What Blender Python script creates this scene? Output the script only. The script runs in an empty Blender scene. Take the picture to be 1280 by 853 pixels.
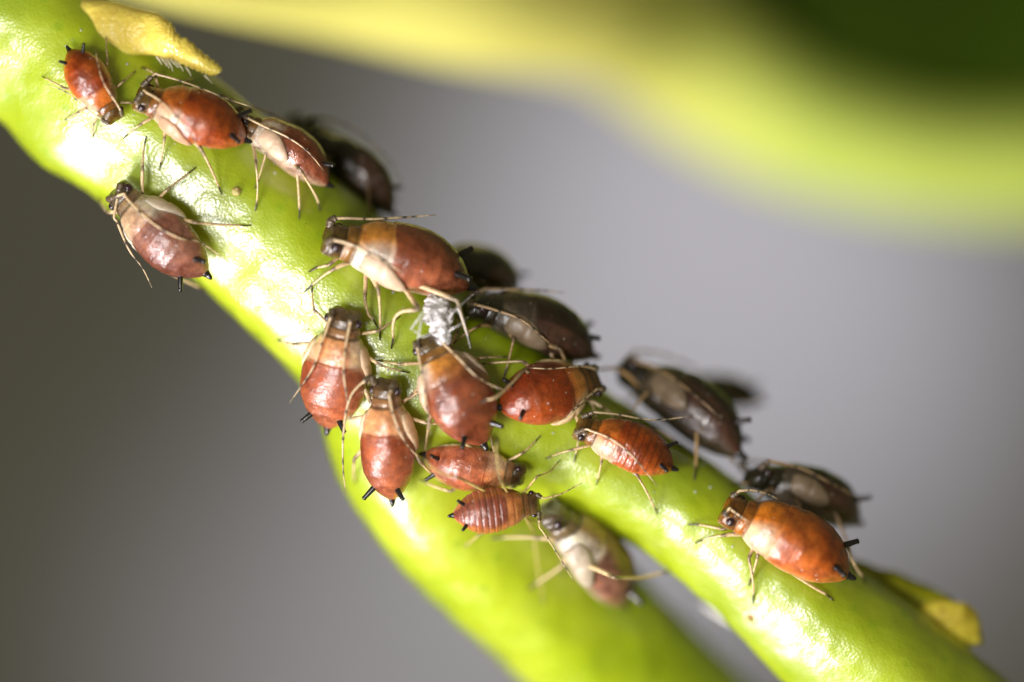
import bpy, bmesh, math, random
import numpy as np
from mathutils import Vector, Matrix, noise
from mathutils.bvhtree import BVHTree

sc = bpy.context.scene
COL = sc.collection
# One Blender unit is one millimetre: the aphids are about two millimetres long.
sc.unit_settings.system = 'METRIC'
sc.unit_settings.scale_length = 0.001
sc.unit_settings.length_unit = 'MILLIMETERS'

# ------------------------------------------------------------------ camera
CAM_D = 60.0
PX = 80.0                       # photograph pixels per mm in the plane of focus
cam_d = bpy.data.cameras.new('macro_camera')
cam = bpy.data.objects.new('macro_camera', cam_d)
COL.objects.link(cam)
cam.location = (0, -CAM_D, 0)
cam.rotation_euler = (math.radians(90), 0, 0)
cam_d.sensor_width = 36.0
cam_d.lens = 36.0 * CAM_D / 16.0
cam_d.clip_start = 1.0
cam_d.clip_end = 2000.0
cam_d.dof.use_dof = True
cam_d.dof.focus_distance = CAM_D - 0.22
# f-stop for an entrance pupil of APERTURE mm (Blender: pupil[BU] = lens/1000/fstop)
APERTURE = 6.6
cam_d.dof.aperture_fstop = cam_d.lens * 1e-3 / APERTURE
sc.camera = cam

# ------------------------------------------------------------------ world and lamps
world = bpy.data.worlds.new('World')
sc.world = world
world.use_nodes = True
wb = world.node_tree.nodes['Background']
wb.inputs[0].default_value = (1.0, 0.93, 0.48, 1)     # dim light thrown back by the foliage around
wb.inputs[1].default_value = 0.11

def area(name, loc, target, size, power, color, shape='DISK', size_y=None):
    l = bpy.data.lights.new(name, 'AREA')
    l.shape = shape
    l.size = size
    if size_y: l.size_y = size_y
    l.energy = power
    l.color = color
    o = bpy.data.objects.new(name, l)
    COL.objects.link(o)
    o.location = loc
    o.rotation_euler = (Vector(target) - Vector(loc)).to_track_quat('-Z', 'Y').to_euler()
    return o

area('flash_head', (-27, -25, -27), (0, 1, 0), 14, 22500, (1.0, 0.945, 0.965))
area('flash_head_side', (-33, -10, -36), (0, 1, 0), 20, 15500, (1.0, 0.93, 0.97))
area('added_front_fill', (-17, -45, -8), (0, 1, 0), 12, 15500, (1.0, 0.97, 0.95))  # added fill to brighten the fronts of the aphids, no real flash head

def spot(name, loc, target, power, angle, blend, color, soft):
    l = bpy.data.lights.new(name, 'SPOT')
    l.energy = power; l.spot_size = math.radians(angle); l.spot_blend = blend
    l.color = color; l.shadow_soft_size = soft
    o = bpy.data.objects.new(name, l); COL.objects.link(o); o.location = loc
    o.rotation_euler = (Vector(target) - Vector(loc)).to_track_quat('-Z', 'Y').to_euler()
    return o
spot('added_backdrop_spot', (20, 130, 46), (15, 220, 4), 430000, 34, 1.0, (0.98, 0.955, 1.10), 6)  # added spot outside the frame, shapes the backdrop's bright patch
spot('added_backdrop_spot_low', (-6, 130, -58), (-7, 220, -27), 200000, 32, 1.0, (0.99, 0.97, 1.08), 6)  # second added spot, unseen, brightens the backdrop low down

vs = sc.view_settings
vs.view_transform = 'Standard'
vs.look = 'None'
vs.exposure = 0.12
vs.gamma = 1.0
vs.use_curve_mapping = False
sc.cycles.use_denoising = True
sc.cycles.max_bounces = 8
sc.cycles.sample_clamp_indirect = 6.0

# ------------------------------------------------------------------ helpers
def lin(c):
    if isinstance(c, str):
        c = [int(c[i:i+2], 16) for i in (0, 2, 4)]
    o = []
    for v in c:
        v /= 255.0
        o.append(v / 12.92 if v <= 0.04045 else ((v + 0.055) / 1.055) ** 2.4)
    return np.array(o)

def P(px, py, y=0.0):
    s = (CAM_D + y) / CAM_D
    return Vector(((px - 640.0) / PX * s, y, -(py - 426.5) / PX * s))

def smooth(a, b, x):
    t = np.clip((x - a) / (b - a), 0, 1)
    return t * t * (3 - 2 * t)

def mesh_obj(name, verts, faces, mat, parent=None, cols=None, smooth_shade=True, coll=COL):
    me = bpy.data.meshes.new(name)
    me.from_pydata([tuple(v) for v in verts], [], faces)
    if smooth_shade:
        me.polygons.foreach_set('use_smooth', [True] * len(me.polygons))
    if cols is not None:
        ca = me.color_attributes.new('col', 'FLOAT_COLOR', 'POINT')
        a = np.ones((len(verts), 4), dtype=np.float32)
        a[:, :3] = np.array(cols, dtype=np.float32)
        ca.data.foreach_set('color', a.ravel())
    me.materials.append(mat)
    me.update()
    o = bpy.data.objects.new(name, me)
    coll.objects.link(o)
    if parent is not None:
        o.parent = parent
    return o

def tag(o, label=None, cat=None, group=None, kind=None):
    if label: o['label'] = label
    if cat: o['category'] = cat
    if group: o['group'] = group
    if kind: o['kind'] = kind
    return o

def catmull(pts, n):
    """points: list of tuples of equal length -> resampled array"""
    p = np.array(pts, dtype=float)
    p = np.vstack([2 * p[0] - p[1], p, 2 * p[-1] - p[-2]])
    out = []
    for i in range(1, len(p) - 2):
        for k in range(n):
            t = k / n
            a, b, c, d = p[i - 1], p[i], p[i + 1], p[i + 2]
            out.append(0.5 * (2 * b + (c - a) * t + (2 * a - 5 * b + 4 * c - d) * t * t + (3 * b - a - 3 * c + d) * t ** 3))
    out.append(p[-2])
    return np.array(out)

def tube(path, radii, seg=10, cap=True, rfun=None):
    """path: (n,3); returns verts, faces. Ends are closed with a fan."""
    path = [Vector(p) for p in path]
    n = len(path)
    verts, faces = [], []
    tan = []
    for i in range(n):
        a = path[max(0, i - 1)]; b = path[min(n - 1, i + 1)]
        tan.append((b - a).normalized() if (b - a).length > 1e-9 else Vector((1, 0, 0)))
    ref = Vector((0, -1, 0))
    if abs(tan[0].dot(ref)) > 0.95: ref = Vector((0, 0, 1))
    u = (ref - tan[0] * ref.dot(tan[0])).normalized()
    for i in range(n):
        u = (u - tan[i] * u.dot(tan[i])).normalized()
        v = tan[i].cross(u)
        for k in range(seg):
            th = 2 * math.pi * k / seg
            r = radii[i] * (rfun(i, th) if rfun else 1.0)
            verts.append(path[i] + (u * math.cos(th) + v * math.sin(th)) * r)
    for i in range(n - 1):
        for k in range(seg):
            k2 = (k + 1) % seg
            faces.append((i * seg + k, i * seg + k2, (i + 1) * seg + k2, (i + 1) * seg + k))
    if cap:
        for i, sgn in ((0, -1), (n - 1, 1)):
            c = len(verts)
            verts.append(path[i] + tan[i] * sgn * radii[i] * 0.5)
            for k in range(seg):
                k2 = (k + 1) % seg
                a, b = i * seg + k, i * seg + k2
                faces.append((a, c, b) if sgn < 0 else (a, b, c))
    return verts, faces

# ------------------------------------------------------------------ materials
def new_mat(name):
    m = bpy.data.materials.new(name)
    m.use_nodes = True
    nt = m.node_tree
    return m, nt, nt.nodes['Principled BSDF']

def node(nt, typ, **kw):
    n = nt.nodes.new(typ)
    for k, v in kw.items():
        setattr(n, k, v)
    return n

def noise_node(nt, scale, detail=3, rough=0.55, vec=None):
    n = node(nt, 'ShaderNodeTexNoise')
    n.inputs['Scale'].default_value = scale
    n.inputs['Detail'].default_value = detail
    n.inputs['Roughness'].default_value = rough
    if vec is not None: nt.links.new(vec, n.inputs['Vector'])
    return n

def ramp(nt, fac, stops):
    r = node(nt, 'ShaderNodeValToRGB')
    cr = r.color_ramp
    while len(cr.elements) < len(stops): cr.elements.new(0.5)
    for e, (p, c) in zip(cr.elements, stops):
        e.position = p
        e.color = (*c, 1) if len(c) == 3 else c
    nt.links.new(fac, r.inputs[0])
    return r

def mixrgb(nt, mode, fac, a, b):
    m = node(nt, 'ShaderNodeMix', data_type='RGBA', blend_type=mode)
    for s, v in ((m.inputs[0], fac), (m.inputs[6], a), (m.inputs[7], b)):
        if hasattr(v, 'is_linked') or hasattr(v, 'links'): nt.links.new(v, s)
        else: s.default_value = v if not isinstance(v, tuple) or len(v) == 4 else (*v, 1)
    return m.outputs[2]

def bump(nt, height, strength, dist, prev=None):
    b = node(nt, 'ShaderNodeBump')
    b.inputs['Strength'].default_value = strength
    b.inputs['Distance'].default_value = dist
    nt.links.new(height, b.inputs['Height'])
    if prev is not None: nt.links.new(prev, b.inputs['Normal'])
    return b.outputs[0]

def stem_material():
    m, nt, bs = new_mat('stem_skin')
    tc = node(nt, 'ShaderNodeTexCoord').outputs['Object']
    big = noise_node(nt, 0.55, 3, 0.5, tc)
    c1 = ramp(nt, big.outputs[0], [(0.30, lin((148, 170, 4))), (0.5, lin((166, 186, 6))), (0.72, lin((182, 198, 34)))]).outputs[0]
    # sunken oil glands: darker round spots scattered in the skin
    vor = node(nt, 'ShaderNodeTexVoronoi'); vor.inputs['Scale'].default_value = 2.3
    nt.links.new(tc, vor.inputs['Vector'])
    gl = ramp(nt, vor.outputs['Distance'], [(0.10, (1, 1, 1)), (0.24, (0, 0, 0))]).outputs[0]
    c2 = mixrgb(nt, 'MIX', gl, c1, (*lin((140, 172, 4)), 1))
    ms = node(nt, 'ShaderNodeMath', operation='MULTIPLY'); ms.inputs[1].default_value = 0.55
    nt.links.new(gl, ms.inputs[0])
    c2n = c2.node; nt.links.new(ms.outputs[0], c2n.inputs[0])
    # tiny brown flecks
    v2 = node(nt, 'ShaderNodeTexVoronoi'); v2.inputs['Scale'].default_value = 2.6
    nt.links.new(tc, v2.inputs['Vector'])
    fl = ramp(nt, v2.outputs['Distance'], [(0.022, (0.8, 0.8, 0.8)), (0.04, (0, 0, 0))]).outputs[0]
    c3 = mixrgb(nt, 'MIX', fl, c2, (*lin((70, 62, 10)), 1))
    nt.links.new(c3, bs.inputs['Base Color'])
    bs.inputs['Roughness'].default_value = 0.27
    bs.inputs['Specular IOR Level'].default_value = 0.8
    bs.inputs['Coat Weight'].default_value = 0.85
    bs.inputs['Coat IOR'].default_value = 1.75
    bs.inputs['Coat Roughness'].default_value = 0.24
    rn = noise_node(nt, 1.4, 2, 0.5, tc)
    rr = ramp(nt, rn.outputs[0], [(0.35, (0.34,)*3), (0.65, (0.50,)*3)])
    nt.links.new(rr.outputs[0], bs.inputs['Roughness'])
    bs.inputs['Subsurface Weight'].default_value = 0.6
    bs.inputs['Subsurface Radius'].default_value = (1.0, 0.85, 0.10)
    bs.inputs['Subsurface Scale'].default_value = 0.5
    # cell relief
    cell = node(nt, 'ShaderNodeTexVoronoi', feature='SMOOTH_F1'); cell.inputs['Scale'].default_value = 26.0
    nt.links.new(tc, cell.inputs['Vector'])
    b1 = bump(nt, cell.outputs['Distance'], 0.24, 0.02)
    nf = noise_node(nt, 2.2, 5, 0.62, tc)
    b2 = bump(nt, nf.outputs[0], 0.11, 0.10, b1)
    nt.links.new(b2, bs.inputs['Normal'])
    nt.links.new(b2, bs.inputs['Coat Normal'])
    return m

def body_material():
    m, nt, bs = new_mat('aphid_cuticle')
    at = node(nt, 'ShaderNodeVertexColor', layer_name='col').outputs[0]
    tc = node(nt, 'ShaderNodeTexCoord').outputs['Object']
    n1 = noise_node(nt, 5.0, 5, 0.6, tc)
    v = ramp(nt, n1.outputs[0], [(0.32, (0.58, 0.48, 0.40)), (0.5, (1, 1, 1)), (0.70, (1.40, 1.38, 1.15))]).outputs[0]
    c = mixrgb(nt, 'MULTIPLY', 1.0, at, v)
    n3 = noise_node(nt, 38.0, 2, 0.5, tc)
    v3 = ramp(nt, n3.outputs[0], [(0.35, (0.80, 0.78, 0.76)), (0.6, (1.08, 1.08, 1.08))]).outputs[0]
    c = mixrgb(nt, 'MULTIPLY', 1.0, c, v3)
    # powdery wax specks lying on the back
    vo = node(nt, 'ShaderNodeTexVoronoi'); vo.inputs['Scale'].default_value = 5.0
    nt.links.new(tc, vo.inputs['Vector'])
    fl = ramp(nt, vo.outputs['Distance'], [(0.05, (0.9, 0.9, 0.9)), (0.075, (0, 0, 0))]).outputs[0]
    c = mixrgb(nt, 'MIX', fl, c, (0.75, 0.66, 0.60, 1))
    nt.links.new(c, bs.inputs['Base Color'])
    bs.inputs['Roughness'].default_value = 0.36
    bs.inputs['Specular IOR Level'].default_value = 0.5
    bs.inputs['Coat Weight'].default_value = 0.8
    bs.inputs['Coat Roughness'].default_value = 0.10
    bs.inputs['Subsurface Weight'].default_value = 0.75
    bs.inputs['Subsurface Radius'].default_value = (1.0, 0.48, 0.2)
    bs.inputs['Subsurface Scale'].default_value = 0.24
    n2 = noise_node(nt, 22.0, 3, 0.6, tc)
    b1 = bump(nt, n2.outputs[0], 0.12, 0.03)
    n4 = noise_node(nt, 5.5, 4, 0.6, tc)
    b2 = bump(nt, n4.outputs[0], 0.22, 0.10, b1)
    ret = node(nt, 'ShaderNodeTexVoronoi', feature='DISTANCE_TO_EDGE'); ret.inputs['Scale'].default_value = 20.0
    nt.links.new(tc, ret.inputs['Vector'])
    rr = ramp(nt, ret.outputs['Distance'], [(0.0, (0, 0, 0)), (0.12, (1, 1, 1))]).outputs[0]
    b3 = bump(nt, rr, 0.14, 0.010, b2)
    nt.links.new(b3, bs.inputs['Normal'])
    nt.links.new(b2, bs.inputs['Coat Normal'])
    return m

def limb_material():
    m, nt, bs = new_mat('aphid_limb')
    at = node(nt, 'ShaderNodeVertexColor', layer_name='col').outputs[0]
    tc = node(nt, 'ShaderNodeTexCoord').outputs['Object']
    n1 = noise_node(nt, 30.0, 3, 0.6, tc)
    v = ramp(nt, n1.outputs[0], [(0.3, (0.6, 0.56, 0.5)), (0.6, (1.1, 1.1, 1.1))]).outputs[0]
    c = mixrgb(nt, 'MULTIPLY', 1.0, at, v)
    nt.links.new(c, bs.inputs['Base Color'])
    bs.inputs['Roughness'].default_value = 0.3
    bs.inputs['Coat Weight'].default_value = 0.3
    bs.inputs['Coat Roughness'].default_value = 0.15
    bs.inputs['Subsurface Weight'].default_value = 0.25
    bs.inputs['Subsurface Radius'].default_value = (1, 0.6, 0.35)
    bs.inputs['Subsurface Scale'].default_value = 0.05
    n2 = noise_node(nt, 60.0, 2, 0.6, tc)
    nt.links.new(bump(nt, n2.outputs[0], 0.5, 0.015), bs.inputs['Normal'])
    return m

def pad_material():
    m, nt, bs = new_mat('wing_pad_skin')
    at = node(nt, 'ShaderNodeVertexColor', layer_name='col').outputs[0]
    tc = node(nt, 'ShaderNodeTexCoord').outputs['Object']
    n1 = noise_node(nt, 6.0, 3, 0.5, tc)
    v = ramp(nt, n1.outputs[0], [(0.3, (0.8, 0.78, 0.76)), (0.65, (1.08, 1.08, 1.08))]).outputs[0]
    nt.links.new(mixrgb(nt, 'MULTIPLY', 1.0, at, v), bs.inputs['Base Color'])
    bs.inputs['Roughness'].default_value = 0.4
    bs.inputs['Subsurface Weight'].default_value = 0.6
    bs.inputs['Subsurface Radius'].default_value = (1, 0.75, 0.6)
    bs.inputs['Subsurface Scale'].default_value = 0.15
    nt.links.new(bump(nt, n1.outputs[0], 0.3, 0.06), bs.inputs['Normal'])
    return m

def simple_material(name, color, rough=0.4, sss=0.0, coat=0.0, var=0.15, scale=8.0, bmp=0.2, rad=(1, .6, .3), sscale=0.15, trans=0.0):
    m, nt, bs = new_mat(name)
    tc = node(nt, 'ShaderNodeTexCoord').outputs['Object']
    n1 = noise_node(nt, scale, 4, 0.6, tc)
    c = np.array(color)
    r = ramp(nt, n1.outputs[0], [(0.3, tuple(c * (1 - var * 2))), (0.7, tuple(np.minimum(c * (1 + var), 1)))])
    nt.links.new(r.outputs[0], bs.inputs['Base Color'])
    bs.inputs['Roughness'].default_value = rough
    bs.inputs['Subsurface Weight'].default_value = sss
    bs.inputs['Subsurface Radius'].default_value = rad
    bs.inputs['Subsurface Scale'].default_value = sscale
    bs.inputs['Coat Weight'].default_value = coat
    bs.inputs['Coat Roughness'].default_value = 0.1
    bs.inputs['Transmission Weight'].default_value = trans
    if bmp:
        n2 = noise_node(nt, scale * 3, 3, 0.6, tc)
        nt.links.new(bump(nt, n2.outputs[0], bmp, 0.3 / scale), bs.inputs['Normal'])
    return m

M_STEM = stem_material()
M_BODY = body_material()
M_LIMB = limb_material()
M_PAD = pad_material()
M_BLACK = simple_material('cornicle_black', (0.012, 0.010, 0.010), 0.28, coat=0.4, scale=30)
M_EYE = simple_material('compound_eye', (0.030, 0.012, 0.016), 0.22, coat=0.6, scale=60, bmp=0.6)
M_GREYEYE = simple_material('empty_eye_grey', (0.22, 0.19, 0.2), 0.3, scale=30)
M_SKIN = simple_material('cast_skin_white', (0.74, 0.71, 0.70), 0.3, sss=0.2, coat=0.3, scale=14, bmp=0.7, rad=(1, .9, .85), sscale=0.06)

# ------------------------------------------------------------------ backdrop
def backdrop():
    m, nt, bs = new_mat('grey_backdrop')
    tc = node(nt, 'ShaderNodeTexCoord').outputs['Object']
    n1 = noise_node(nt, 0.02, 3, 0.5, tc)
    r = ramp(nt, n1.outputs[0], [(0.35, (0.36, 0.355, 0.34)), (0.65, (0.42, 0.42, 0.44))])
    nt.links.new(r.outputs[0], bs.inputs['Base Color'])
    bs.inputs['Roughness'].default_value = 0.9
    nx, nz = 40, 30
    verts, faces = [], []
    for j in range(nz + 1):
        for i in range(nx + 1):
            x = -160 + 320 * i / nx; z = -120 + 240 * j / nz
            verts.append((x, 220 + 1.5 * noise.noise(Vector((x * .03, z * .03, 1.7))), z))
    for j in range(nz):
        for i in range(nx):
            a = j * (nx + 1) + i
            faces.append((a, a + 1, a + nx + 2, a + nx + 1))
    o = mesh_obj('backdrop', verts, faces, m)
    tag(o, kind='structure')
backdrop()

# ------------------------------------------------------------------ stem
def stem_tube(keys, seed, n=14):
    k = [(*P(px, py, y), r / PX * (CAM_D + y) / CAM_D) for px, py, y, r in keys]
    c = catmull(k, n)
    ph = seed * 1.7
    def rf(i, th):
        s = i * 0.03
        return 1 + 0.030 * math.cos(3 * th + ph + s) + 0.018 * math.cos(5 * th - ph + s * 1.5)
    return tube(c[:, :3], c[:, 3], 56, True, rf)

MAIN = [(-200, -130, 1.5, 102), (-70, -30, 1.4, 102), (62, 67, 1.3, 102), (130, 128, 1.3, 107), (190, 172, 1.3, 103),
        (313, 276, 1.3, 105), (420, 372, 1.35, 110), (510, 447, 1.4, 118), (600, 498, 1.35, 108), (690, 545, 1.3, 88),
        (790, 598, 1.15, 73), (882, 659, 1.1, 70), (996, 752, 1.1, 80), (1110, 850, 1.2, 96), (1250, 970, 1.4, 100)]
LOWER = [(440, 400, 1.5, 95), (490, 470, 1.6, 104), (524, 560, 1.75, 108), (598, 664, 2.2, 103), (700, 762, 3.1, 99), (830, 890, 4.4, 99), (960, 1010, 5.6, 99)]

def build_stem():
    v1, f1 = stem_tube(MAIN, 1)
    v2, f2 = stem_tube(LOWER, 2)
    off = len(v1)
    verts = v1 + v2
    faces = f1 + [tuple(i + off for i in f) for f in f2]
    tmp = mesh_obj('stem_source', verts, faces, M_STEM)
    rm = tmp.modifiers.new('remesh', 'REMESH'); rm.mode = 'VOXEL'; rm.voxel_size = 0.06
    sm = tmp.modifiers.new('smooth', 'SMOOTH'); sm.factor = 0.5; sm.iterations = 26
    dg = bpy.context.evaluated_depsgraph_get()
    me = bpy.data.meshes.new_from_object(tmp.evaluated_get(dg))
    bpy.data.objects.remove(tmp, do_unlink=True)
    me.name = 'plant_stem'
    n = len(me.vertices)
    co = np.empty(n * 3); me.vertices.foreach_get('co', co); co = co.reshape(-1, 3)
    no = np.array([v.normal[:] for v in me.vertices])
    d = np.array([0.05 * noise.noise(Vector(c) * 0.8) + 0.022 * noise.noise(Vector(c) * 2.3 + Vector((5, 3, 1)))
                  + 0.006 * noise.noise(Vector(c) * 7.0) for c in co])
    co += no * d[:, None]
    me.vertices.foreach_set('co', co.ravel())
    me.polygons.foreach_set('use_smooth', [True] * len(me.polygons))
    me.materials.clear(); me.materials.append(M_STEM)
    me.update()
    o = bpy.data.objects.new('plant_stem', me); COL.objects.link(o)
    tag(o, 'glossy lime green forked plant stem crossing the picture, covered with aphids', 'stem')
    bvh = BVHTree.FromPolygons([tuple(c) for c in co], [tuple(p.vertices) for p in me.polygons])
    return o, bvh
STEM, BVH = build_stem()
CAMP = Vector((0, -CAM_D, 0))

def sdist(p):
    return BVH.find_nearest(p)[3]

def march(px, py, clear, y0=-2.5, y1=4.5):
    """depth at which the view line through a pixel first comes within `clear` of the stem (else nearest approach)"""
    best = (1e9, 0)
    y = y0
    while y < y1:
        d = sdist(P(px, py, y))
        if d <= clear: return y
        if d < best[0]: best = (d, y)
        y += 0.02
    return best[1]

# ------------------------------------------------------------------ aphid body
PROFILE = np.array([  # t, half width, dorsal height, ventral depth, axis lift
    (0.000, .012, .010, .010, -.045), (0.012, .045, .035, .030, -.042), (0.04, .085, .070, .055, -.035), (0.09, .140, .118, .090, -.022),
    (0.16, .196, .165, .128, -.010), (0.26, .244, .205, .158, 0), (0.36, .264, .222, .170, .004), (0.46, .266, .224, .170, .004),
    (0.54, .258, .216, .165, 0), (0.592, .247, .206, .160, 0), (0.604, .236, .196, .155, 0), (0.65, .232, .192, .155, 0), (0.71, .214, .180, .150, -.004),
    (0.765, .185, .158, .138, -.008), (0.800, .158, .134, .122, -.012), (0.812, .148, .122, .115, -.014), (0.84, .149, .121, .112, -.018),
    (0.868, .143, .112, .105, -.022), (0.880, .134, .102, .100, -.025), (0.90, .141, .104, .100, -.028), (0.94, .146, .102, .095, -.034),
    (0.970, .132, .086, .085, -.040), (0.990, .100, .058, .060, -.045), (1.000, .045, .022, .025, -.048)])

def prof(t):
    return [np.interp(t, PROFILE[:, 0], PROFILE[:, i]) for i in range(1, 5)]

def body_mesh(L, pal, seg_amp, wide, seed, crumple=0.0, nymph=False, edge_w=0.02):
    base = np.linspace(0, 1, 121)
    ts = np.unique(np.concatenate([base, PROFILE[:, 0], [0.005, 0.997, 0.598]]))
    K = 52
    verts, cols, faces = [], [], []
    rs = Vector((seed * 3.1, seed * 1.3, seed * 0.7))
    abd, abd2, thor, side, head = [lin(pal[k]) for k in ('abd', 'abd2', 'thor', 'side', 'head')]
    grooves = [0.11, 0.17, 0.24, 0.31, 0.38, 0.45, 0.525]
    for t in ts:
        w, d, v, lift = prof(t)
        # smooth the profile a little
        tt = np.clip(np.array([t - .012, t, t + .012]), 0, 1)
        if t < 0.58 or 0.61 < t < 0.79:
            w, d, v, lift = [float(np.mean(np.interp(tt, PROFILE[:, 0], PROFILE[:, i]))) for i in range(1, 5)]
        w *= wide
        g = 0.0
        for q in grooves:
            g += math.exp(-((t - q) / 0.009) ** 2)
        for q in (0.695,):
            g += 0.8 * math.exp(-((t - q) / 0.010) ** 2)
        gs = 1 - seg_amp * g
        for k in range(K):
            th = 2 * math.pi * k / K
            s, c = math.sin(th), math.cos(th)
            ex = 0.90
            y = w * math.copysign(abs(s) ** ex, s)
            z = (d if c > 0 else v) * math.copysign(abs(c) ** ex, c)
            # marginal ridge along the side of the abdomen
            rid = 1 + 0.035 * math.exp(-((c - 0.05) / 0.22) ** 2) * smooth(0.05, 0.2, t) * (1 - smooth(0.5, 0.6, t))
            q = Vector((t, y, z))
            nz = 1 + 0.034 * noise.noise(q * 5 + rs) + 0.020 * noise.noise(q * 13 + rs)
            # lumps where the segments swell between the grooves, on the flanks
            nz += seg_amp * 0.8 * math.cos(2 * math.pi * (t - 0.11) / 0.07) * (0.2 + 0.8 * abs(s)) * (1 - smooth(0.5, 0.58, t)) * smooth(0.06, 0.12, t) * 0.35
            if crumple:
                nz += crumple * noise.noise(q * 9 + rs) + crumple * 0.6 * noise.noise(q * 23 + rs)
            f = gs * nz * rid
            # two antennal tubercles at the front corners of the head
            tub = 0.022 * math.exp(-((t - 0.985) / 0.02) ** 2) * math.exp(-((abs(s) - 0.85) / 0.25) ** 2)
            verts.append(Vector((t + tub, y * f + math.copysign(tub, s) * 0.3, z * f + lift)) * L)
            # -- colour of the cuticle
            nn = noise.noise(q * 4 + rs * 2)
            edge = 0.598 + 0.022 * noise.noise(q * 6 + rs) - 0.045 * s * s
            ab = 0.5 + 0.9 * nn + 0.30 * (0.30 - t)
            ca = abd + (abd2 - abd) * float(np.clip(ab, 0, 1))
            flank = float(smooth(0.55, 0.95, abs(s)) * (c < 0.45))
            ca = ca * (1 - 0.45 * flank) + (abd2 * 0.8 + lin((176, 120, 100)) * 0.3) * 0.45 * flank  # painted sheen: lower flanks of the abdomen tinted mauve
            ca = ca * (1.0 - 0.28 * float(smooth(0.2, 0.9, c)) * (0.6 + 0.8 * noise.noise(q * 6 + rs * 3)))
            vent = smooth(-0.1, -0.75, c)
            ca = ca * (1 - 0.45 * vent) + side * 0.45 * vent
            lat = smooth(0.45, 0.9, abs(s) + 0.25 * nn) if c > -0.2 else 1.0
            ct = thor * (1 - lat) + side * lat
            if t < 0.70: ct = ct * 0.82 + abd2 * 0.18
            ch = head * (1.0 + 0.5 * noise.noise(q * 12 + rs))
            if 0.805 < t < 0.88: ch = head * 0.75 + thor * 0.25
            if nymph:
                mar = smooth(0.55, 0.8, abs(s))
                ca = ca * (1 - mar) + lin(pal['side']) * mar
            col = ca + (ct - ca) * smooth(edge - edge_w * 0.5, edge + edge_w * 1.5, t)
            col = col + (ch - col) * smooth(0.79, 0.815, t)
            col = col * (1 - 0.30 * min(1, g) * (1 if t < 0.6 else 0.5) * min(1, seg_amp * 40))
            if abs(t - 0.805) < 0.008 or abs(t - 0.884) < 0.006: col = col * 0.6
            cols.append(np.clip(col, 0.002, 0.9))
    n = len(ts)
    for i in range(n - 1):
        for k in range(K):
            k2 = (k + 1) % K
            faces.append((i * K + k, (i + 1) * K + k, (i + 1) * K + k2, i * K + k2))
    for i, fl in ((0, False), (n - 1, True)):
        c = len(verts)
        mid = sum((verts[i * K + k] for k in range(K)), Vector()) / K
        verts.append(mid); cols.append(cols[i * K])
        for k in range(K):
            k2 = (k + 1) % K
            faces.append((i * K + k, i * K + k2, c) if not fl else (i * K + k2, i * K + k, c))
    return verts, faces, cols

def lathe_x(prof_pts, seg=16):
    return [(x, r) for x, r in prof_pts]

def pal(abd, abd2, thor, side, head, leg=(224, 196, 150), knee=(62, 46, 28)):
    return dict(abd=abd, abd2=abd2, thor=thor, side=side, head=head, leg=leg, knee=knee)

RED = pal((150, 58, 11), (184, 92, 24), (190, 106, 34), (200, 172, 144), (104, 76, 22))
AMBER = pal((146, 54, 14), (176, 84, 30), (206, 138, 62), (228, 204, 160), (70, 50, 22))
BROWN = pal((126, 58, 28), (160, 90, 58), (212, 146, 62), (212, 196, 178), (88, 68, 28))
PINK = pal((160, 76, 42), (190, 112, 76), (216, 158, 108), (230, 200, 166), (84, 64, 36))
GREY = pal((128, 70, 52), (160, 112, 92), (190, 160, 128), (220, 208, 184), (84, 70, 50))
SHADE_DARK = pal((30, 15, 9), (46, 26, 17), (60, 50, 30), (78, 68, 56), (26, 22, 15), leg=(186, 152, 106))  # shade of the far edge painted into the body colours
SHADE_BLACK = pal((24, 13, 8), (34, 20, 13), (36, 29, 18), (40, 32, 24), (16, 13, 9), leg=(110, 88, 58), knee=(30, 24, 16))  # deeper painted shade, for the aphids behind the stem's back edge
ORANGE = pal((176, 78, 16), (204, 112, 38), (226, 134, 34), (216, 186, 154), (128, 80, 22))
MAUVE = pal((110, 70, 54), (138, 98, 82), (150, 124, 70), (188, 178, 160), (90, 80, 60))
NYMPH = pal((140, 70, 48), (166, 100, 78), (190, 124, 68), (178, 110, 58), (104, 78, 44), leg=(206, 184, 110))
WHITE = pal((200, 194, 190), (215, 208, 204), (220, 214, 210), (220, 214, 210), (180, 172, 168), leg=(216, 204, 194), knee=(190, 176, 166))

def limb_mesh(pts, radii, colours, seg=9, setae=0, seed=0, setae_len=0.05):
    v, f = tube(pts, radii, seg)
    cols = []
    for i in range(len(pts)):
        cols += [colours[i]] * seg
    cols += [colours[0], colours[-1]]
    rnd = random.Random(seed)
    v = [Vector(p) for p in v]; f = list(f)
    for s in range(setae):                    # stiff bristles: thin three-sided spikes
        i = rnd.randrange(2, len(pts) - 2)
        p = Vector(pts[i]); t = (Vector(pts[i + 1]) - Vector(pts[i - 1])).normalized()
        r = Vector((rnd.gauss(0, 1), rnd.gauss(0, 1), rnd.gauss(0, 1)))
        u = (r - t * r.dot(t)).normalized()
        w = t.cross(u)
        b = p + u * radii[i] * 0.8
        h = setae_len * rnd.uniform(0.6, 1.3)
        tip = b + (u * 0.85 + t * 0.55).normalized() * h
        rr = 0.0045
        c0 = len(v)
        v += [b + w * rr, b - w * rr * 0.5 + t * rr, b - w * rr * 0.5 - t * rr, tip]
        f += [(c0, c0 + 1, c0 + 3), (c0 + 1, c0 + 2, c0 + 3), (c0 + 2, c0, c0 + 3)]
        cols += [np.array((0.35, 0.28, 0.2))] * 4
    return v, f, cols

GROUP = 'aphids clustered on the stem'
ALL = []

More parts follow.
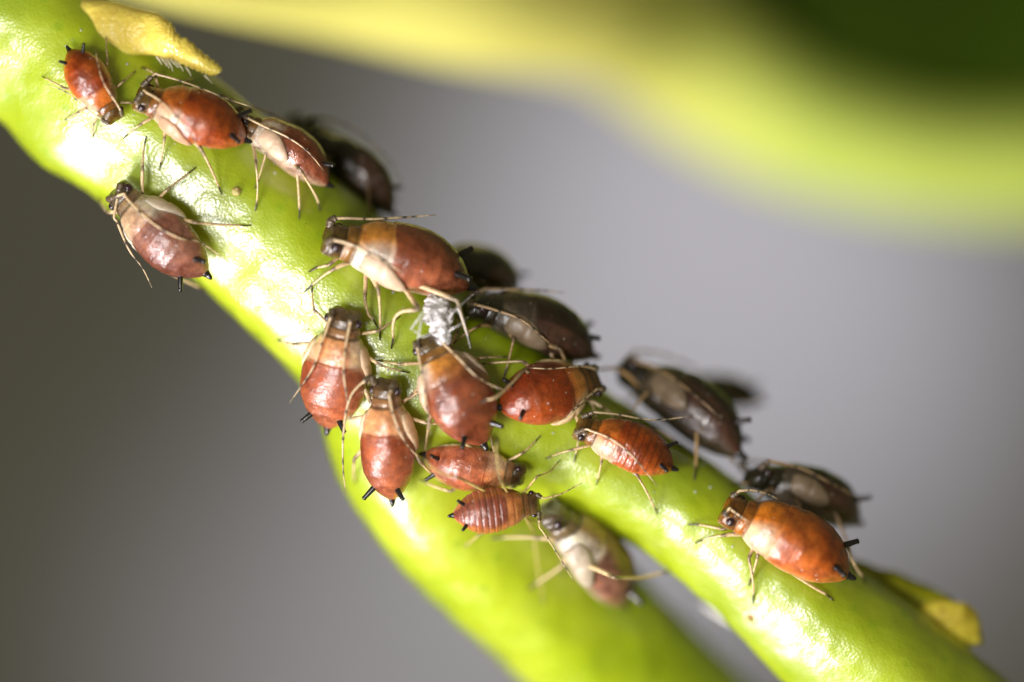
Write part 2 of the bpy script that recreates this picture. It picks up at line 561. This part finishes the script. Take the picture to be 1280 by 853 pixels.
def aphid(label, head, tail, palette, wide=1.0, seg_amp=0.005, edge_w=0.02, clear=None, dd=(0, 0), roll=0.0, pads=True,
          antennae=None, legs=None, seed=1, name='aphid', category='aphid', group=GROUP, crumple=0.0, nymph=False,
          skip_legs=(), cornicle=1.0, up=None, padcol=None, eyes=True):
    """head / tail are where the two ends of the body stand (picture plane coordinates); depth comes from the stem"""
    rnd = random.Random(seed)
    est = math.hypot(head[0] - tail[0], head[1] - tail[1]) / PX
    cl = clear if clear is not None else 0.27
    L = est
    for _ in range(3):
        yh = march(head[0], head[1], cl * L * 0.85) + dd[0]
        yt = march(tail[0], tail[1], cl * L * 0.95) + dd[1]
        A = P(head[0], head[1], yh); B = P(tail[0], tail[1], yt)
        L = min((A - B).length, est * 1.35)
    X = (A - B).normalized()
    mid = (A + B) / 2
    if up is None:
        near = BVH.find_nearest(mid)[0]
        Z = (mid - near)
    else:
        Z = Vector(up)
    Z = (Z - X * Z.dot(X)).normalized()
    Y = Z.cross(X)
    if roll:
        R = Matrix.Rotation(math.radians(roll), 3, X)
        Z = R @ Z; Y = R @ Y
    M = Matrix(((X.x, Y.x, Z.x, B.x), (X.y, Y.y, Z.y, B.y), (X.z, Y.z, Z.z, B.z), (0, 0, 0, 1)))
    Mi = M.inverted()
    root = bpy.data.objects.new(name, None); COL.objects.link(root)
    root.empty_display_size = 0.3
    root.matrix_world = M
    tag(root, label, category, group)
    mb, ml, mp = (M_BODY, M_LIMB, M_PAD) if name == 'aphid' else (M_SKIN, M_SKIN, M_SKIN)
    bv, bf, bc = body_mesh(L, palette, seg_amp, wide, seed, crumple, nymph, edge_w)
    mesh_obj('body', bv, bf, mb, root, bc)
    bvh = BVHTree.FromPolygons([M @ v for v in bv], bf)

    # --- eyes
    for s in (-1, 1) if eyes else ():
        w, d, v, lift = prof(0.925)
        c = Vector((0.925, s * w * wide * 0.93, lift + 0.030)) * L
        vv, ff = [], []
        nu, nv = 14, 10
        for j in range(nv + 1):
            for i in range(nu):
                a = 2 * math.pi * i / nu; b = math.pi * j / nv
                r = 0.036 * L
                vv.append(c + Vector((math.cos(a) * math.sin(b), math.sin(a) * math.sin(b) * 0.85, math.cos(b))) * r)
        for j in range(nv):
            for i in range(nu):
                i2 = (i + 1) % nu
                ff.append((j * nu + i, j * nu + i2, (j + 1) * nu + i2, (j + 1) * nu + i))
        mesh_obj('eye', vv, ff, M_EYE if name == 'aphid' else M_GREYEYE, root)
    # --- cornicles and cauda
    for s in ((-1, 1) if cornicle else ()):
        w, d, v, lift = prof(0.135)
        b0 = Vector((0.15, s * w * wide * 0.62, lift + d * 0.62)) * L
        dr = Vector((-0.62, s * 0.55, 0.45)).normalized()
        ln = 0.155 * L * cornicle * rnd.uniform(0.9, 1.1)
        n = 10
        pts = [b0 + dr * (ln * (i / n) - 0.02 * L) + Vector((0, 0, -0.015 * L)) * (i / n) ** 2 for i in range(n + 1)]
        rad = [L * (0.027 - 0.010 * (i / n)) for i in range(n)] + [L * 0.0205]
        pts.append(pts[-1] + dr * 0.004 * L); rad.append(L * 0.012)
        vv, ff = tube(pts, rad, 14)
        mesh_obj('cornicle', vv, ff, M_BLACK, root)
    if cornicle:
        pts = [Vector((0.03 - 0.085 * i / 8, 0, -0.040 - 0.012 * i / 8 + 0.02 * (i / 8) ** 2)) * L for i in range(9)]
        rad = [L * r for r in (.034, .036, .035, .030, .025, .023, .021, .017, .008)]
        vv, ff = tube(pts, rad, 14)
        mesh_obj('cauda', vv, ff, M_BLACK, root)
    # --- wing pads: flattened sacs that spring from the side of the thorax and lie back along the abdomen
    if pads:
        pc = lin(padcol) if padcol else lin(palette['side']) * 0.72 + lin(palette['thor']) * 0.28
        for s in (-1, 1):
            vv, ff, cc = [], [], []
            nu, nv = 26, 18
            for i in range(nu + 1):
                u = i / nu
                t = 0.745 - 0.33 * u
                w, d, v, lift = prof(t)
                # centre line wanders down the flank
                ang = math.radians(92 + 22 * u)
                hw = 0.125 * math.sin(math.pi * min(1, 0.10 + 0.90 * u) ** 0.75) ** 0.6 + 0.002
                th_ = 0.030 * math.sin(math.pi * (0.06 + 0.94 * u)) ** 0.5 + 0.003
                for k in range(nv):
                    a = 2 * math.pi * k / nv
                    an = ang + hw / 0.235 * math.cos(a)
                    outw = th_ * math.sin(a) + 0.004 + 0.016 * u
                    rr_y = w * wide + outw
                    rr_z = (d if math.cos(an) > 0 else v) + outw
                    vv.append(Vector((t, s * rr_y * math.sin(an), rr_z * math.cos(an) + lift)) * L)
                    cc.append(pc * (1.0 - 0.18 * (u > 0.85)))
            for i in range(nu):
                for k in range(nv):
                    k2 = (k + 1) % nv
                    fc = (i * nv + k, i * nv + k2, (i + 1) * nv + k2, (i + 1) * nv + k)
                    ff.append(fc if s > 0 else fc[::-1])
            for i in (0, nu):
                ff.append(tuple(i * nv + k for k in (range(nv) if (i == 0) != (s > 0) else reversed(range(nv)))))
            mesh_obj('wing_pad', vv, ff, mp, root, cc)
    # --- antennae
    kn = lin(palette['knee']); lg = lin(palette['leg'])
    pale = lg * 0.8 + 0.04
    ants = antennae if antennae is not None else [None, None]
    for ai, path in enumerate(ants):
        s = 1 if ai == 0 else -1
        base = Vector((0.985, s * 0.105 * wide, 0.005)) * L
        if path is None:
            sp = rnd.uniform(0.9, 1.2)
            loc = [base, base + Vector((.05, s * .03, .05)) * L, Vector((.90, s * .24, .14)) * L, Vector((.62, s * .31 * sp, .20)) * L,
                   Vector((.30, s * .34 * sp, .18)) * L, Vector((.06, s * .36 * sp, .10)) * L]
        elif path == 'none':
            continue
        else:
            loc = []
            bw = M @ base
            # base side that fits the given path best
            bw2 = M @ Vector((base.x, -base.y, base.z))
            p0 = P(path[0][0], path[0][1], bw.y)
            if (p0 - bw2).length < (p0 - bw).length and ai == 0 and len(ants) == 1: bw = bw2
            ylast = bw.y - 0.03
            world_pts = []
            dn = catmull([q[:2] for q in path], 7)
            ys = []
            for q in dn:
                d0 = (P(q[0], q[1], 1) - CAMP).normalized()
                hit = bvh.ray_cast(CAMP, d0)
                if hit[0] is not None: ylast = min(hit[0].y - 0.09, bw.y + 0.15)
                ys.append(ylast)
            ys = np.array(ys)
            for _ in range(12):
                ys[1:-1] = np.minimum(ys[1:-1], 0.5 * (ys[:-2] + ys[2:]))
            ys[1:-1] = (ys[:-2] + ys[1:-1] + ys[2:]) / 3
            world_pts = [P(q[0], q[1], y) for q, y in zip(dn[1:], ys[1:])]
            loc = [Mi @ bw] + [Mi @ w_ for w_ in world_pts]
        c = catmull([tuple(p) for p in loc], 8)
        seglen = np.concatenate([[0], np.cumsum(np.linalg.norm(np.diff(c, axis=0), axis=1))]); u = seglen / seglen[-1]
        joints = [0.0, 0.06, 0.11, 0.36, 0.55, 0.72, 0.82]
        uu = np.unique(np.concatenate([np.linspace(0, 1, 70), [j + e for j in joints for e in (-0.006, 0, .006)]]))
        uu = uu[(uu >= 0) & (uu <= 1)]
        cc = np.stack([np.interp(uu, u, c[:, i]) for i in range(3)], 1)
        k = L / 2.0
        rad, colr = [], []
        for x in uu:
            r = 0.025 - 0.013 * min(1, x / 0.8)
            if x < 0.06: r = 0.062
            elif x < 0.11: r = 0.050
            elif x > 0.82: r = 0.011 - 0.006 * (x - .82) / .18
            for j in joints[2:]:
                r *= 1 + 0.22 * math.exp(-((x - j) / 0.006) ** 2)
            r *= 1 + 0.05 * math.sin(x * 240)
            dk = 0.0
            if x < 0.115: dk = 0.85
            for j, wd in ((0.36, .014), (0.55, .022), (0.72, .035), (0.80, .03)):
                dk = max(dk, math.exp(-((x - j) / wd) ** 2))
            if x > 0.93: dk = max(dk, 0.7)
            colr.append(pale * (1 - dk) + kn * 0.5 * dk)
            rad.append(r * max(k, 0.5))
        v_, f_, c_ = limb_mesh([Vector(p) for p in cc], rad, colr, 9, 26, seed * 7 + ai, 0.03)
        mesh_obj('antenna', v_, f_, ml, root, c_)
    # --- legs
    legs = legs or {}
    for s, side in ((1, 'L'), (-1, 'R')):
        for i in range(3):
            key = side + str(i + 1)
            if key in skip_legs: continue
            cox = Vector(((.80, .70, .60)[i], s * .085, -.105)) * L
            if key in legs:
                spec = legs[key]
                wp = []
                for q in spec:
                    if len(q) > 3: y = q[3]
                    else: y = march(q[0], q[1], q[2])
                    wp.append(Mi @ P(q[0], q[1], y))
                if len(wp) == 2: knee, foot = wp; ank = None; mid_t = None
                else: knee, mid_t, foot = wp[0], wp[1], wp[-1]; ank = None
            else:
                jx = rnd.uniform(-.06, .06)
                fl = Vector(((1.06, .60, .02)[i] + jx, s * ((.40, .56, .50)[i] + rnd.uniform(-.04, .04)), -.26)) * L
                nr = BVH.find_nearest(M @ fl)
                foot = Mi @ (nr[0] + nr[1] * 0.01)
                if (foot - cox).length > 0.95 * L:
                    foot = cox + (foot - cox).normalized() * 0.9 * L
                h = (.10, .14, .20)[i]
                knee = cox * 0.52 + foot * 0.48
                knee = Vector((knee.x, knee.y, max(cox.z, foot.z)))
                knee = cox.lerp(foot, 0.47) + Vector((0.0, s * 0.05, h)) * L
                ank = None; mid_t = None
            tipd = (foot - (mid_t if mid_t is not None else knee)).normalized()
            ank = foot - tipd * 0.07 * L + Vector((0, 0, 0.012)) * L
            tb = Vector((0, 0, .010 * L)) if mid_t is None else mid_t - knee.lerp(ank, 0.5)
            k = max(L / 2.0, 0.5)
            pts, rad, colr = [], [], []
            def add(a, b, n, r0, r1, c0, c1, bow=Vector(), dark_from=1.1, belly=0.0):
                for j in range(n):
                    x = j / n
                    pts.append(a.lerp(b, x) + bow * math.sin(math.pi * x))
                    rad.append((r0 + (r1 - r0) * x + belly * math.sin(math.pi * x)) * k)
                    d_ = smooth(dark_from, dark_from + 0.12, x)
                    colr.append(c0 * (1 - d_) + c1 * d_)
            big = 1.25 if i == 2 else 1.0
            add(cox, knee, 16, .016 * big, .023 * big, lg, lg * 0.35 + kn * 0.65, Vector((0, 0, .012 * L)), 0.84, 0.010)
            add(knee, ank, 22, .019 * big, .014 * big, lg, kn, tb, 0.90)
            # the dark knob of the knee
            for j in range(14, 20):
                b_ = 1 - abs(j - 16.5) / 4
                rad[j] *= 1 + 0.25 * b_
                colr[j] = colr[j] * (1 - 0.8 * b_) + kn * 0.8 * b_
            add(ank, foot, 6, .015, .011, kn * 0.7, kn * 0.4)
            pts.append(foot); rad.append(.010 * k); colr.append(kn * 0.4)
            v_, f_, c_ = limb_mesh(pts, rad, colr, 9, 34, seed * 31 + i * 5 + s, 0.045)
            mesh_obj('leg', v_, f_, ml, root, c_)
    ALL.append(root)
    return root

# front row, sharp
aphid('small rust red aphid at upper left, head down, beside the yellow bud scale', (145, 150), (86, 62), RED, wide=0.92, seed=1, pads=False,
      antennae=[[(152, 141), (146, 130), (128, 100), (119, 62)], [(128, 150), (108, 136), (85, 117), (58, 105)]])
aphid('rust red aphid under the tip of the yellow bud scale, pale flank, head left', (172, 118), (309, 172), RED, wide=0.92, seed=2, pads=True, roll=14,
      antennae=[[(176, 112), (200, 126), (222, 148), (240, 170), (255, 197)], [(190, 92), (215, 98), (250, 110), (285, 124), (318, 135)]])
aphid('brown aphid with white flank and two long pale legs, behind the rust red one', (298, 145), (414, 226), BROWN, wide=0.95, seed=3, dd=(0.15, 0.15),
      antennae=[[(302, 144), (330, 158), (360, 172), (385, 190), (405, 214)], None],
      legs={'R1': [(320, 205, .5), (322, 232, .3), (319, 264, .02)], 'R3': [(375, 212, .6), (392, 240, .3), (400, 264, .02)]}, roll=42, edge_w=0.05)
aphid('larger very blurred shade-tinted dark aphid on the back edge, right of the white-flanked one', (385, 165), (496, 262), SHADE_BLACK, wide=1.0, seed=4, dd=(1.0, 1.0))
aphid('very blurred shade-tinted dark aphid peeping out above the white-flanked one, topmost on the back edge', (366, 146), (436, 212), SHADE_BLACK, wide=0.9, seed=22, dd=(1.3, 1.5), pads=False, antennae=['none', 'none'])
aphid('greyish pink aphid on the left edge of the stem, head up among white glare', (142, 238), (256, 345), GREY, wide=0.86, edge_w=0.05, seed=5,
      antennae=[[(152, 240), (168, 258), (195, 282), (225, 298), (250, 303), (285, 327)], [(140, 262), (160, 310), (178, 335), (190, 360)]])
aphid('largest aphid, chestnut abdomen and orange thorax, standing over the white cast skin', (408, 293), (590, 352), BROWN, wide=0.84, seed=6, edge_w=0.008, roll=24,
      antennae=[[(412, 299), (440, 306), (470, 321), (505, 342)], [(413, 276), (424, 273), (465, 274), (502, 272), (545, 269)]],
      legs={'R1': [(412, 331, .3), (400, 334, .15), (386, 340, .02)], 'R2': [(456, 372, .35), (460, 392, .2), (472, 410, .02)],
            'R3': [(524, 388, .75), (496, 394, .5), (489, 436, .02)], 'L3': [(572, 376, .9), (580, 405, .7), (588, 434, .5)]})
aphid('reddish aphid left of the fork with head up and black cornicles below', (431, 390), (408, 538), PINK, wide=0.96, edge_w=0.03, seed=7,
      antennae=[[(415, 392), (404, 425), (390, 462), (362, 504)], [(440, 394), (432, 435), (430, 470), (438, 522)]])
aphid('reddish aphid at the crotch of the fork, dark head up, tan thorax', (481, 477), (488, 627), PINK, wide=0.80, edge_w=0.03, seed=8,
      antennae=[None, [(486, 490), (492, 520), (505, 550), (526, 576)]])
aphid('stout brown aphid below the white cast skin with cream flank', (533, 420), (606, 556), BROWN, wide=1.0, edge_w=0.13, seed=9,
      antennae=[[(520, 425), (528, 470), (534, 510), (538, 545)], [(553, 428), (575, 450), (595, 470), (625, 488)]],
      legs={})
aphid('glossy red aphid in the middle of the cluster facing right, rump toward viewer', (750, 472), (626, 508), AMBER, wide=1.0, seed=10, roll=-10, edge_w=0.06,
      antennae=[[(748, 462), (725, 458), (690, 461), (660, 460)], [(750, 484), (728, 502), (705, 525)]],
      legs={'R3': [(656, 462, .6), (625, 493, .9), (598, 504, .9)]})
aphid('rusty aphid with ringed back right of the cluster, head left on the branch', (722, 531), (843, 583), RED, wide=0.92, seed=11, pads=False, seg_amp=0.02,
      antennae=[[(728, 535), (762, 548), (790, 570), (822, 608)], [(738, 515), (770, 518), (815, 525), (862, 521)]], roll=14)
aphid('red aphid half hidden beneath the stout brown one and the tiny nymph', (655, 598), (530, 572), PINK, wide=0.9, edge_w=0.13, seed=12, dd=(0.1, 0.1),
      antennae=['none', 'none'], pads=False)
aphid('tiny ringed reddish nymph with splayed legs, just above the grey-brown one at the fork', (674, 629), (566, 645), NYMPH, wide=0.95, seed=13, seg_amp=0.05, pads=False, nymph=True,
      dd=(-0.55, -0.55), up=(0.1, -1, -0.05),
      antennae=[[(676, 624), (700, 618), (727, 604)], [(672, 655), (690, 682), (718, 728)]], cornicle=0.9,
      legs={'L3': [(575, 598, 1.0), (545, 588, 1.2), (528, 570, .9)], 'L2': [(625, 600, 1.1), (621, 570, 1.0), (622, 545, .9)], 'L1': [(672, 595, .6), (686, 590, .4), (700, 575, .1)],
            'R1': [(668, 665, .4), (671, 700, .2), (680, 756, .1)], 'R2': [(690, 660, .3), (700, 690, .1), (705, 720, .02)], 'R3': [(600, 668, .4), (590, 676, .2), (580, 684, .02)]})
aphid('blurred grey-brown aphid hanging in the gap between the two branches', (690, 634), (786, 752), MAUVE, wide=0.84, seed=14, dd=(0.42, 0.0), roll=25, up=(0.75, -0.75, 0.3),
      antennae=['none', 'none'], legs={'L3': [(768, 722, 1.0), (800, 722, .5), (838, 714, .02)]})
# row along the far edge: its shade is painted into the dark palettes
aphid('large shade-tinted brown aphid on the far edge, right of the cast skin', (588, 375), (745, 438), SHADE_DARK, wide=0.9, seed=15, roll=22, padcol=(138, 120, 98), dd=(0.35, 0.35),
      antennae=[[(583, 378), (620, 388), (655, 402), (692, 434)], [(600, 362), (640, 362), (672, 363), (706, 366)]])
aphid('small shade-tinted dark aphid on the far edge, mostly hidden behind the largest one', (545, 320), (648, 352), SHADE_BLACK, wide=1.1, seed=16, dd=(0.55, 0.55), pads=False, antennae=['none', 'none'])
aphid('shade-tinted brown aphid on the far edge with a raised antenna and tan hind leg', (782, 455), (930, 562), SHADE_DARK, wide=0.85, seed=17, roll=22, padcol=(138, 120, 98), dd=(0.35, 0.35),
      antennae=[[(792, 450), (825, 463), (860, 487), (898, 520)], [(788, 440), (815, 440), (850, 450), (885, 468)]],
      legs={'R3': [(878, 537, .5), (905, 565, .3), (928, 590, .1)]})
aphid('strongly blurred shade-tinted dark aphid farthest back, its leg held out to the right', (852, 478), (952, 498), SHADE_BLACK, wide=0.7, seed=20, dd=(2.0, 2.0), pads=False, antennae=['none', 'none'],
      legs={'L3': [(900, 480, .8), (930, 500, .8), (962, 494, .9)]})
aphid('shade-tinted dark aphid with pale wing bud on the far edge, behind the orange one', (940, 588), (1074, 646), SHADE_DARK, wide=1.05, seed=18, roll=22, padcol=(138, 120, 98), dd=(0.3, 0.3),
      antennae=[[(955, 575), (1000, 585), (1040, 605), (1072, 622)], None],
      legs={'R1': [(962, 600, .4), (940, 604, .2), (914, 606, .02)]})
aphid('bright orange aphid lowest on the right branch with cream flank, head left', (908, 632), (1064, 716), ORANGE, wide=0.92, seed=19, pads=False, roll=14, edge_w=0.06,
      antennae=[[(910, 634), (925, 645), (936, 652)], [(922, 614), (940, 613), (960, 618), (975, 626)]],
      legs={'R1': [(905, 662, .25), (885, 658, .12), (860, 656, .02)], 'R2': [(936, 698, .3), (941, 725, .15), (941, 755, .02)],
            'R3': [(980, 710, .4), (1010, 730, .2), (1042, 751, .02)], 'L3': [(1058, 680, .6), (1068, 705, .3), (1082, 730, .02)]})
# the cast skin
aphid('crumpled white cast skin with thin legs between the largest aphid and the stout one', (555, 429), (541, 364), WHITE, wide=0.86, seed=21, crumple=0.42, name='cast_skin', category='cast skin', group=None, edge_w=0.02,
      dd=(-0.45, -0.4), pads=False, cornicle=0, antennae=['none', 'none'],
      legs={'L3': [(572, 385, .9), (580, 405, .8), (588, 436, .5)], 'R3': [(527, 400, .8), (525, 410, .8), (522, 425, .7)], 'L2': [(565, 392, .9), (580, 378, .9), (592, 368, .8)],
            'R2': [(533, 386, .9), (522, 400, .8), (514, 412, .6)], 'R1': [(540, 416, .8), (529, 421, .8), (517, 413, .7)], 'L1': [(567, 410, .8), (576, 405, .8), (586, 396, .7)]})

# ------------------------------------------------------------------ bud scale, bud, scar: parts of the stem
M_SCALE = simple_material('bud_scale_yellow', lin((250, 222, 100)), 0.3, sss=0.4, coat=0.6, scale=3, var=0.08, bmp=0.45, rad=(1, .8, .25), sscale=0.2)
def bud_scale():
    top = [(88, -6), (120, -2), (150, 4), (180, 12), (196, 16), (207, 26), (215, 30), (222, 42), (236, 50), (250, 62), (263, 72), (272, 80), (277, 88)]
    bot = [(100, 62), (128, 68), (155, 70), (178, 70), (193, 70), (206, 74), (214, 74), (224, 78), (236, 84), (248, 90), (257, 94), (264, 96), (271, 95)]
    n = len(top); K = 20
    rnd = random.Random(4)
    ctr, hw = [], []
    tp = catmull(top, 5); bt = catmull(bot, 5)
    verts, faces = [], []
    N = len(tp)
    for i in range(N):
        u = i / (N - 1)
        y = 0.0 + 0.62 * (1 - u) ** 3
        a = P(tp[i][0], tp[i][1] + 1.6 * math.sin(i * 1.9) * (u > .4), y); b = P(bt[i][0], bt[i][1] + 1.2 * math.sin(i * 2.3) * (u > .5), y)
        c = (a + b) / 2; w = (a - b) / 2
        th = 0.30 * (1 - 0.72 * u)
        for k in range(K):
            an = 2 * math.pi * k / K
            q = c + w * math.cos(an) + Vector((0, 1, 0)) * th * math.sin(an)
            q += Vector((0.5, -1, 0.3)) * 0.05 * noise.noise(q * 3.0)
            verts.append(q)
    for i in range(N - 1):
        for k in range(K):
            k2 = (k + 1) % K
            faces.append((i * K + k, i * K + k2, (i + 1) * K + k2, (i + 1) * K + k))
    faces.append(tuple(range(K))); faces.append(tuple((N - 1) * K + k for k in reversed(range(K))))
    o = mesh_obj('bud_scale', verts, faces, M_SCALE, STEM)
    o['label'] = 'yellow fleshy bud scale with jagged edge'
    m = simple_material('scale_hair', (0.7, 0.66, 0.5), 0.4, scale=20)
    hv, hf = [], []
    for (x, y) in [(196, 71), (201, 72), (205, 73), (209, 74), (213, 74), (217, 76), (221, 77), (256, 94), (232, 83)]:
        h = rnd.uniform(8, 17)
        path = [P(x + t * 9 * rnd.uniform(.7, 1.1), y + t * h, 0.1 - 0.1 * t) for t in (0, .35, .7, 1)]
        v, f = tube(path, [.022, .018, .012, .006], 5)
        b = len(hv); hv += v; hf += [tuple(i + b for i in q) for q in f]
    h = mesh_obj('hair_fringe', hv, hf, m, o); h['kind'] = 'stuff'
bud_scale()

M_BUD = simple_material('bud_olive', lin((160, 160, 14)), 0.45, sss=0.3, scale=1.2, var=0.2, bmp=0.2, rad=(1, .9, .2), sscale=0.4)
M_TIP = simple_material('bud_tip_yellow', lin((246, 216, 70)), 0.5, sss=0.4, scale=3, var=0.2, bmp=0.5, rad=(1, .8, .2), sscale=0.3)
def bud():
    key = [(1040, 730, 1.6, 40), (1085, 745, 1.9, 40), (1130, 753, 1.8, 38), (1165, 766, 1.6, 34), (1190, 776, 1.5, 26)]
    k = [(*P(a, b, y), r / PX) for a, b, y, r in key]
    c = catmull(k, 8)
    v, f = tube(c[:, :3], c[:, 3], 28, True, lambda i, th: 1 + 0.06 * math.cos(2 * th + i * .1))
    v = [p + Vector((1, -0.5, 0.8)) * 0.10 * noise.noise(p * 2.2) for p in v]
    o = mesh_obj('bud', v, f, M_BUD, STEM); o['label'] = 'olive green side bud behind the branch'
    key = [(1160, 764, 1.5, 28), (1185, 774, 1.35, 27), (1205, 785, 1.3, 22), (1221, 797, 1.3, 12), (1227, 803, 1.3, 4)]
    k = [(*P(a, b, y), r / PX) for a, b, y, r in key]
    c = catmull(k, 8)
    v, f = tube(c[:, :3], c[:, 3], 24, True, lambda i, th: 1 + 0.10 * math.cos(3 * th + i * .2))
    v = [p + Vector((0.6, -1, 0.8)) * 0.14 * noise.noise(p * 3.5) for p in v]
    t = mesh_obj('bud_tip', v, f, M_TIP, o)
bud()

def blob(name, px, py, rpx, mat, parent=None, off=0.0, squash=0.6, seed=0, coll=None):
    """small irregular grain sitting on the stem"""
    y = march(px, py, 0.02)
    near = BVH.find_nearest(P(px, py, y))
    nrm = near[1].normalized()
    c = near[0] + nrm * off
    u = nrm.orthogonal().normalized(); w = nrm.cross(u)
    r = rpx / PX
    vv, ff = [], []
    nu, nv = 14, 9
    for j in range(nv + 1):
        for i in range(nu):
            a = 2 * math.pi * i / nu; b = math.pi * j / nv
            d = Vector((math.cos(a) * math.sin(b), math.sin(a) * math.sin(b), math.cos(b)))
            rr = r * (1 + 0.35 * noise.noise(d * 1.6 + Vector((seed, seed * 2, 0))))
            vv.append(c + (u * d.x + w * d.y + nrm * d.z * squash) * rr)
    for j in range(nv):
        for i in range(nu):
            i2 = (i + 1) % nu
            ff.append((j * nu + i, j * nu + i2, (j + 1) * nu + i2, (j + 1) * nu + i))
    return mesh_obj(name, vv, ff, mat, parent)

M_SCAR = simple_material('scar_brown', lin((150, 110, 14)), 0.35, sss=0.2, coat=0.4, scale=10)
o = blob('scar', 938, 773, 6, M_SCAR, STEM, -0.02, 0.45, 3); o['label'] = 'brown scar with raised rim on the lower right branch'
M_GRAIN = simple_material('grain_tan', lin((206, 190, 120)), 0.5, sss=0.3, scale=14)
g = blob('debris_grain', 295, 240, 6, M_GRAIN, None, 0.03, 0.8, 5)
tag(g, 'pale tan grain lying alone on the green stem above the glare', 'grain')
M_HONEY = simple_material('honeydew', lin((190, 170, 30)), 0.08, sss=0.2, coat=1.0, scale=6)

# ------------------------------------------------------------------ blurred leaf behind
M_RIB = simple_material('leaf_margin_pale', lin((246, 248, 130)), 0.5, sss=0.0, scale=0.2, var=0.1, bmp=0, rad=(1, .9, .3), sscale=1.5)
M_BLADE = simple_material('leaf_blade_dark', lin((80, 112, 2)), 0.5, sss=0.1, scale=0.12, var=0.25, bmp=0, rad=(1, .9, .2), sscale=0.5)
def rib_gradient():
    nt = M_RIB.node_tree
    tc = node(nt, 'ShaderNodeTexCoord').outputs['Object']
    sx = node(nt, 'ShaderNodeSeparateXYZ'); nt.links.new(tc, sx.inputs[0])
    mr = node(nt, 'ShaderNodeMapRange'); mr.inputs[1].default_value = 6.0; mr.inputs[2].default_value = 10.5
    nt.links.new(sx.outputs[0], mr.inputs[0])
    c = mixrgb(nt, 'MIX', mr.outputs[0], (*lin((250, 244, 128)), 1), (*lin((218, 238, 110)), 1))
    nt.links.new(c, nt.nodes['Principled BSDF'].inputs['Base Color'])
rib_gradient()
def leaf():
    root = bpy.data.objects.new('leaf', None); COL.objects.link(root)
    root.location = P(300, -40, 7)
    tag(root, 'large blurred leaf behind at upper right, dark blade with pale yellow-green stalk and rim', 'leaf')
    bpy.context.view_layer.update()
    off = Vector(root.location)
    key = [(120, -120, 5, 95), (260, -75, 5.5, 92), (420, -42, 7, 90), (580, -8, 8.5, 90), (700, 6, 10.5, 90), (770, 18, 12.5, 92), (825, 46, 14, 94),
           (895, 98, 15, 90), (985, 152, 15.5, 80), (1100, 188, 16, 72), (1210, 204, 16.5, 70), (1340, 208, 17, 72)]
    k = [(*(P(a, b, y) - off), r / PX * (CAM_D + y) / CAM_D) for a, b, y, r in key]
    c = catmull(k, 8)
    v, f = tube(c[:, :3], c[:, 3], 32)
    mesh_obj('stalk_and_rim', v, f, M_RIB, root)
    c = c[6 * 8 + 2:]
    # blade: a cupped sheet running up and away from the rim
    verts, faces = [], []
    W = 24
    n = len(c)
    th = 0.35
    for side in (0, 1):
        for i in range(n):
            p = Vector(c[i, :3]) + Vector((0.45, 0.25, 0.75)) * c[i, 3]
            for j in range(W + 1):
                u = j / W
                q = p + Vector((0.5, 0.10, 0.86)) * u * 17 + Vector((0, 1, 0)) * (5.0 * math.sin(u * 2.2)) + Vector((0, 0.9, 0.2)) * 0.8 * noise.noise(Vector((i * .08, u * 3, 0)))
                verts.append(q + Vector((0, th * side, 0)))
    S = n * (W + 1)
    for i in range(n - 1):
        for j in range(W):
            a = i * (W + 1) + j
            faces.append((a, a + 1, a + W + 2, a + W + 1))
            faces.append((S + a, S + a + W + 1, S + a + W + 2, S + a + 1))
    for j in range(W):
        for i in (0, n - 1):
            a = i * (W + 1) + j
            faces.append((a, a + 1, S + a + 1, S + a))
    for i in range(n - 1):
        for j in (0, W):
            a = i * (W + 1) + j; b = a + W + 1
            faces.append((a, b, S + b, S + a))
    mesh_obj('blade', verts, faces, M_BLADE, root)
leaf()

# ------------------------------------------------------------------ loose threads seen in the gap under the right branch
M_FIB = simple_material('fibre_white', (0.7, 0.68, 0.66), 0.5, sss=0.3, scale=12)
pts = catmull([tuple(P(878, 756, 2.2)), tuple(P(892, 764, 2.2)), tuple(P(906, 772, 2.1)), tuple(P(919, 781, 1.9)), tuple(P(930, 790, 1.7))], 6)
v, f = tube(pts, [0.02 + 0.05 * math.sin(math.pi * i / (len(pts) - 1)) for i in range(len(pts))], 8)
o = mesh_obj('shed_fibre', v, f, M_FIB)
tag(o, 'pale curved shed fibre in the gap under the right branch', 'fibre')

# ------------------------------------------------------------------ wax dust shed over the stem
def wax_dust():
    rnd = random.Random(8)
    vv, ff = [], []
    spots = [(rnd.uniform(0, 1), rnd.uniform(-75, 75)) for _ in range(70)]
    path = catmull([(k[0], k[1]) for k in MAIN[2:13]], 10)
    for u, o in spots:
        i = int(u * (len(path) - 2))
        a, b = path[i], path[i + 1]
        d = (b - a) / np.linalg.norm(b - a)
        px, py = a[0] - d[1] * o * 0.9, a[1] + d[0] * o * 0.9
        y = march(px, py, 0.03)
        nr = BVH.find_nearest(P(px, py, y))
        if nr[3] > 0.1: continue
        c = nr[0] + nr[1] * 0.008
        r = rnd.uniform(0.010, 0.026)
        n = len(vv)
        for dv in ((1, 0, 0), (-1, 0, 0), (0, 1, 0), (0, -1, 0), (0, 0, 1), (0, 0, -1)):
            vv.append(c + Vector(dv) * r * rnd.uniform(0.6, 1.3))
        ff += [tuple(n + q for q in t) for t in ((0, 2, 4), (2, 1, 4), (1, 3, 4), (3, 0, 4), (2, 0, 5), (1, 2, 5), (3, 1, 5), (0, 3, 5))]
    o = mesh_obj('wax_dust', vv, ff, M_FIB)
    tag(o, 'fine white wax dust scattered over the green stem', 'dust', kind='stuff')
wax_dust()
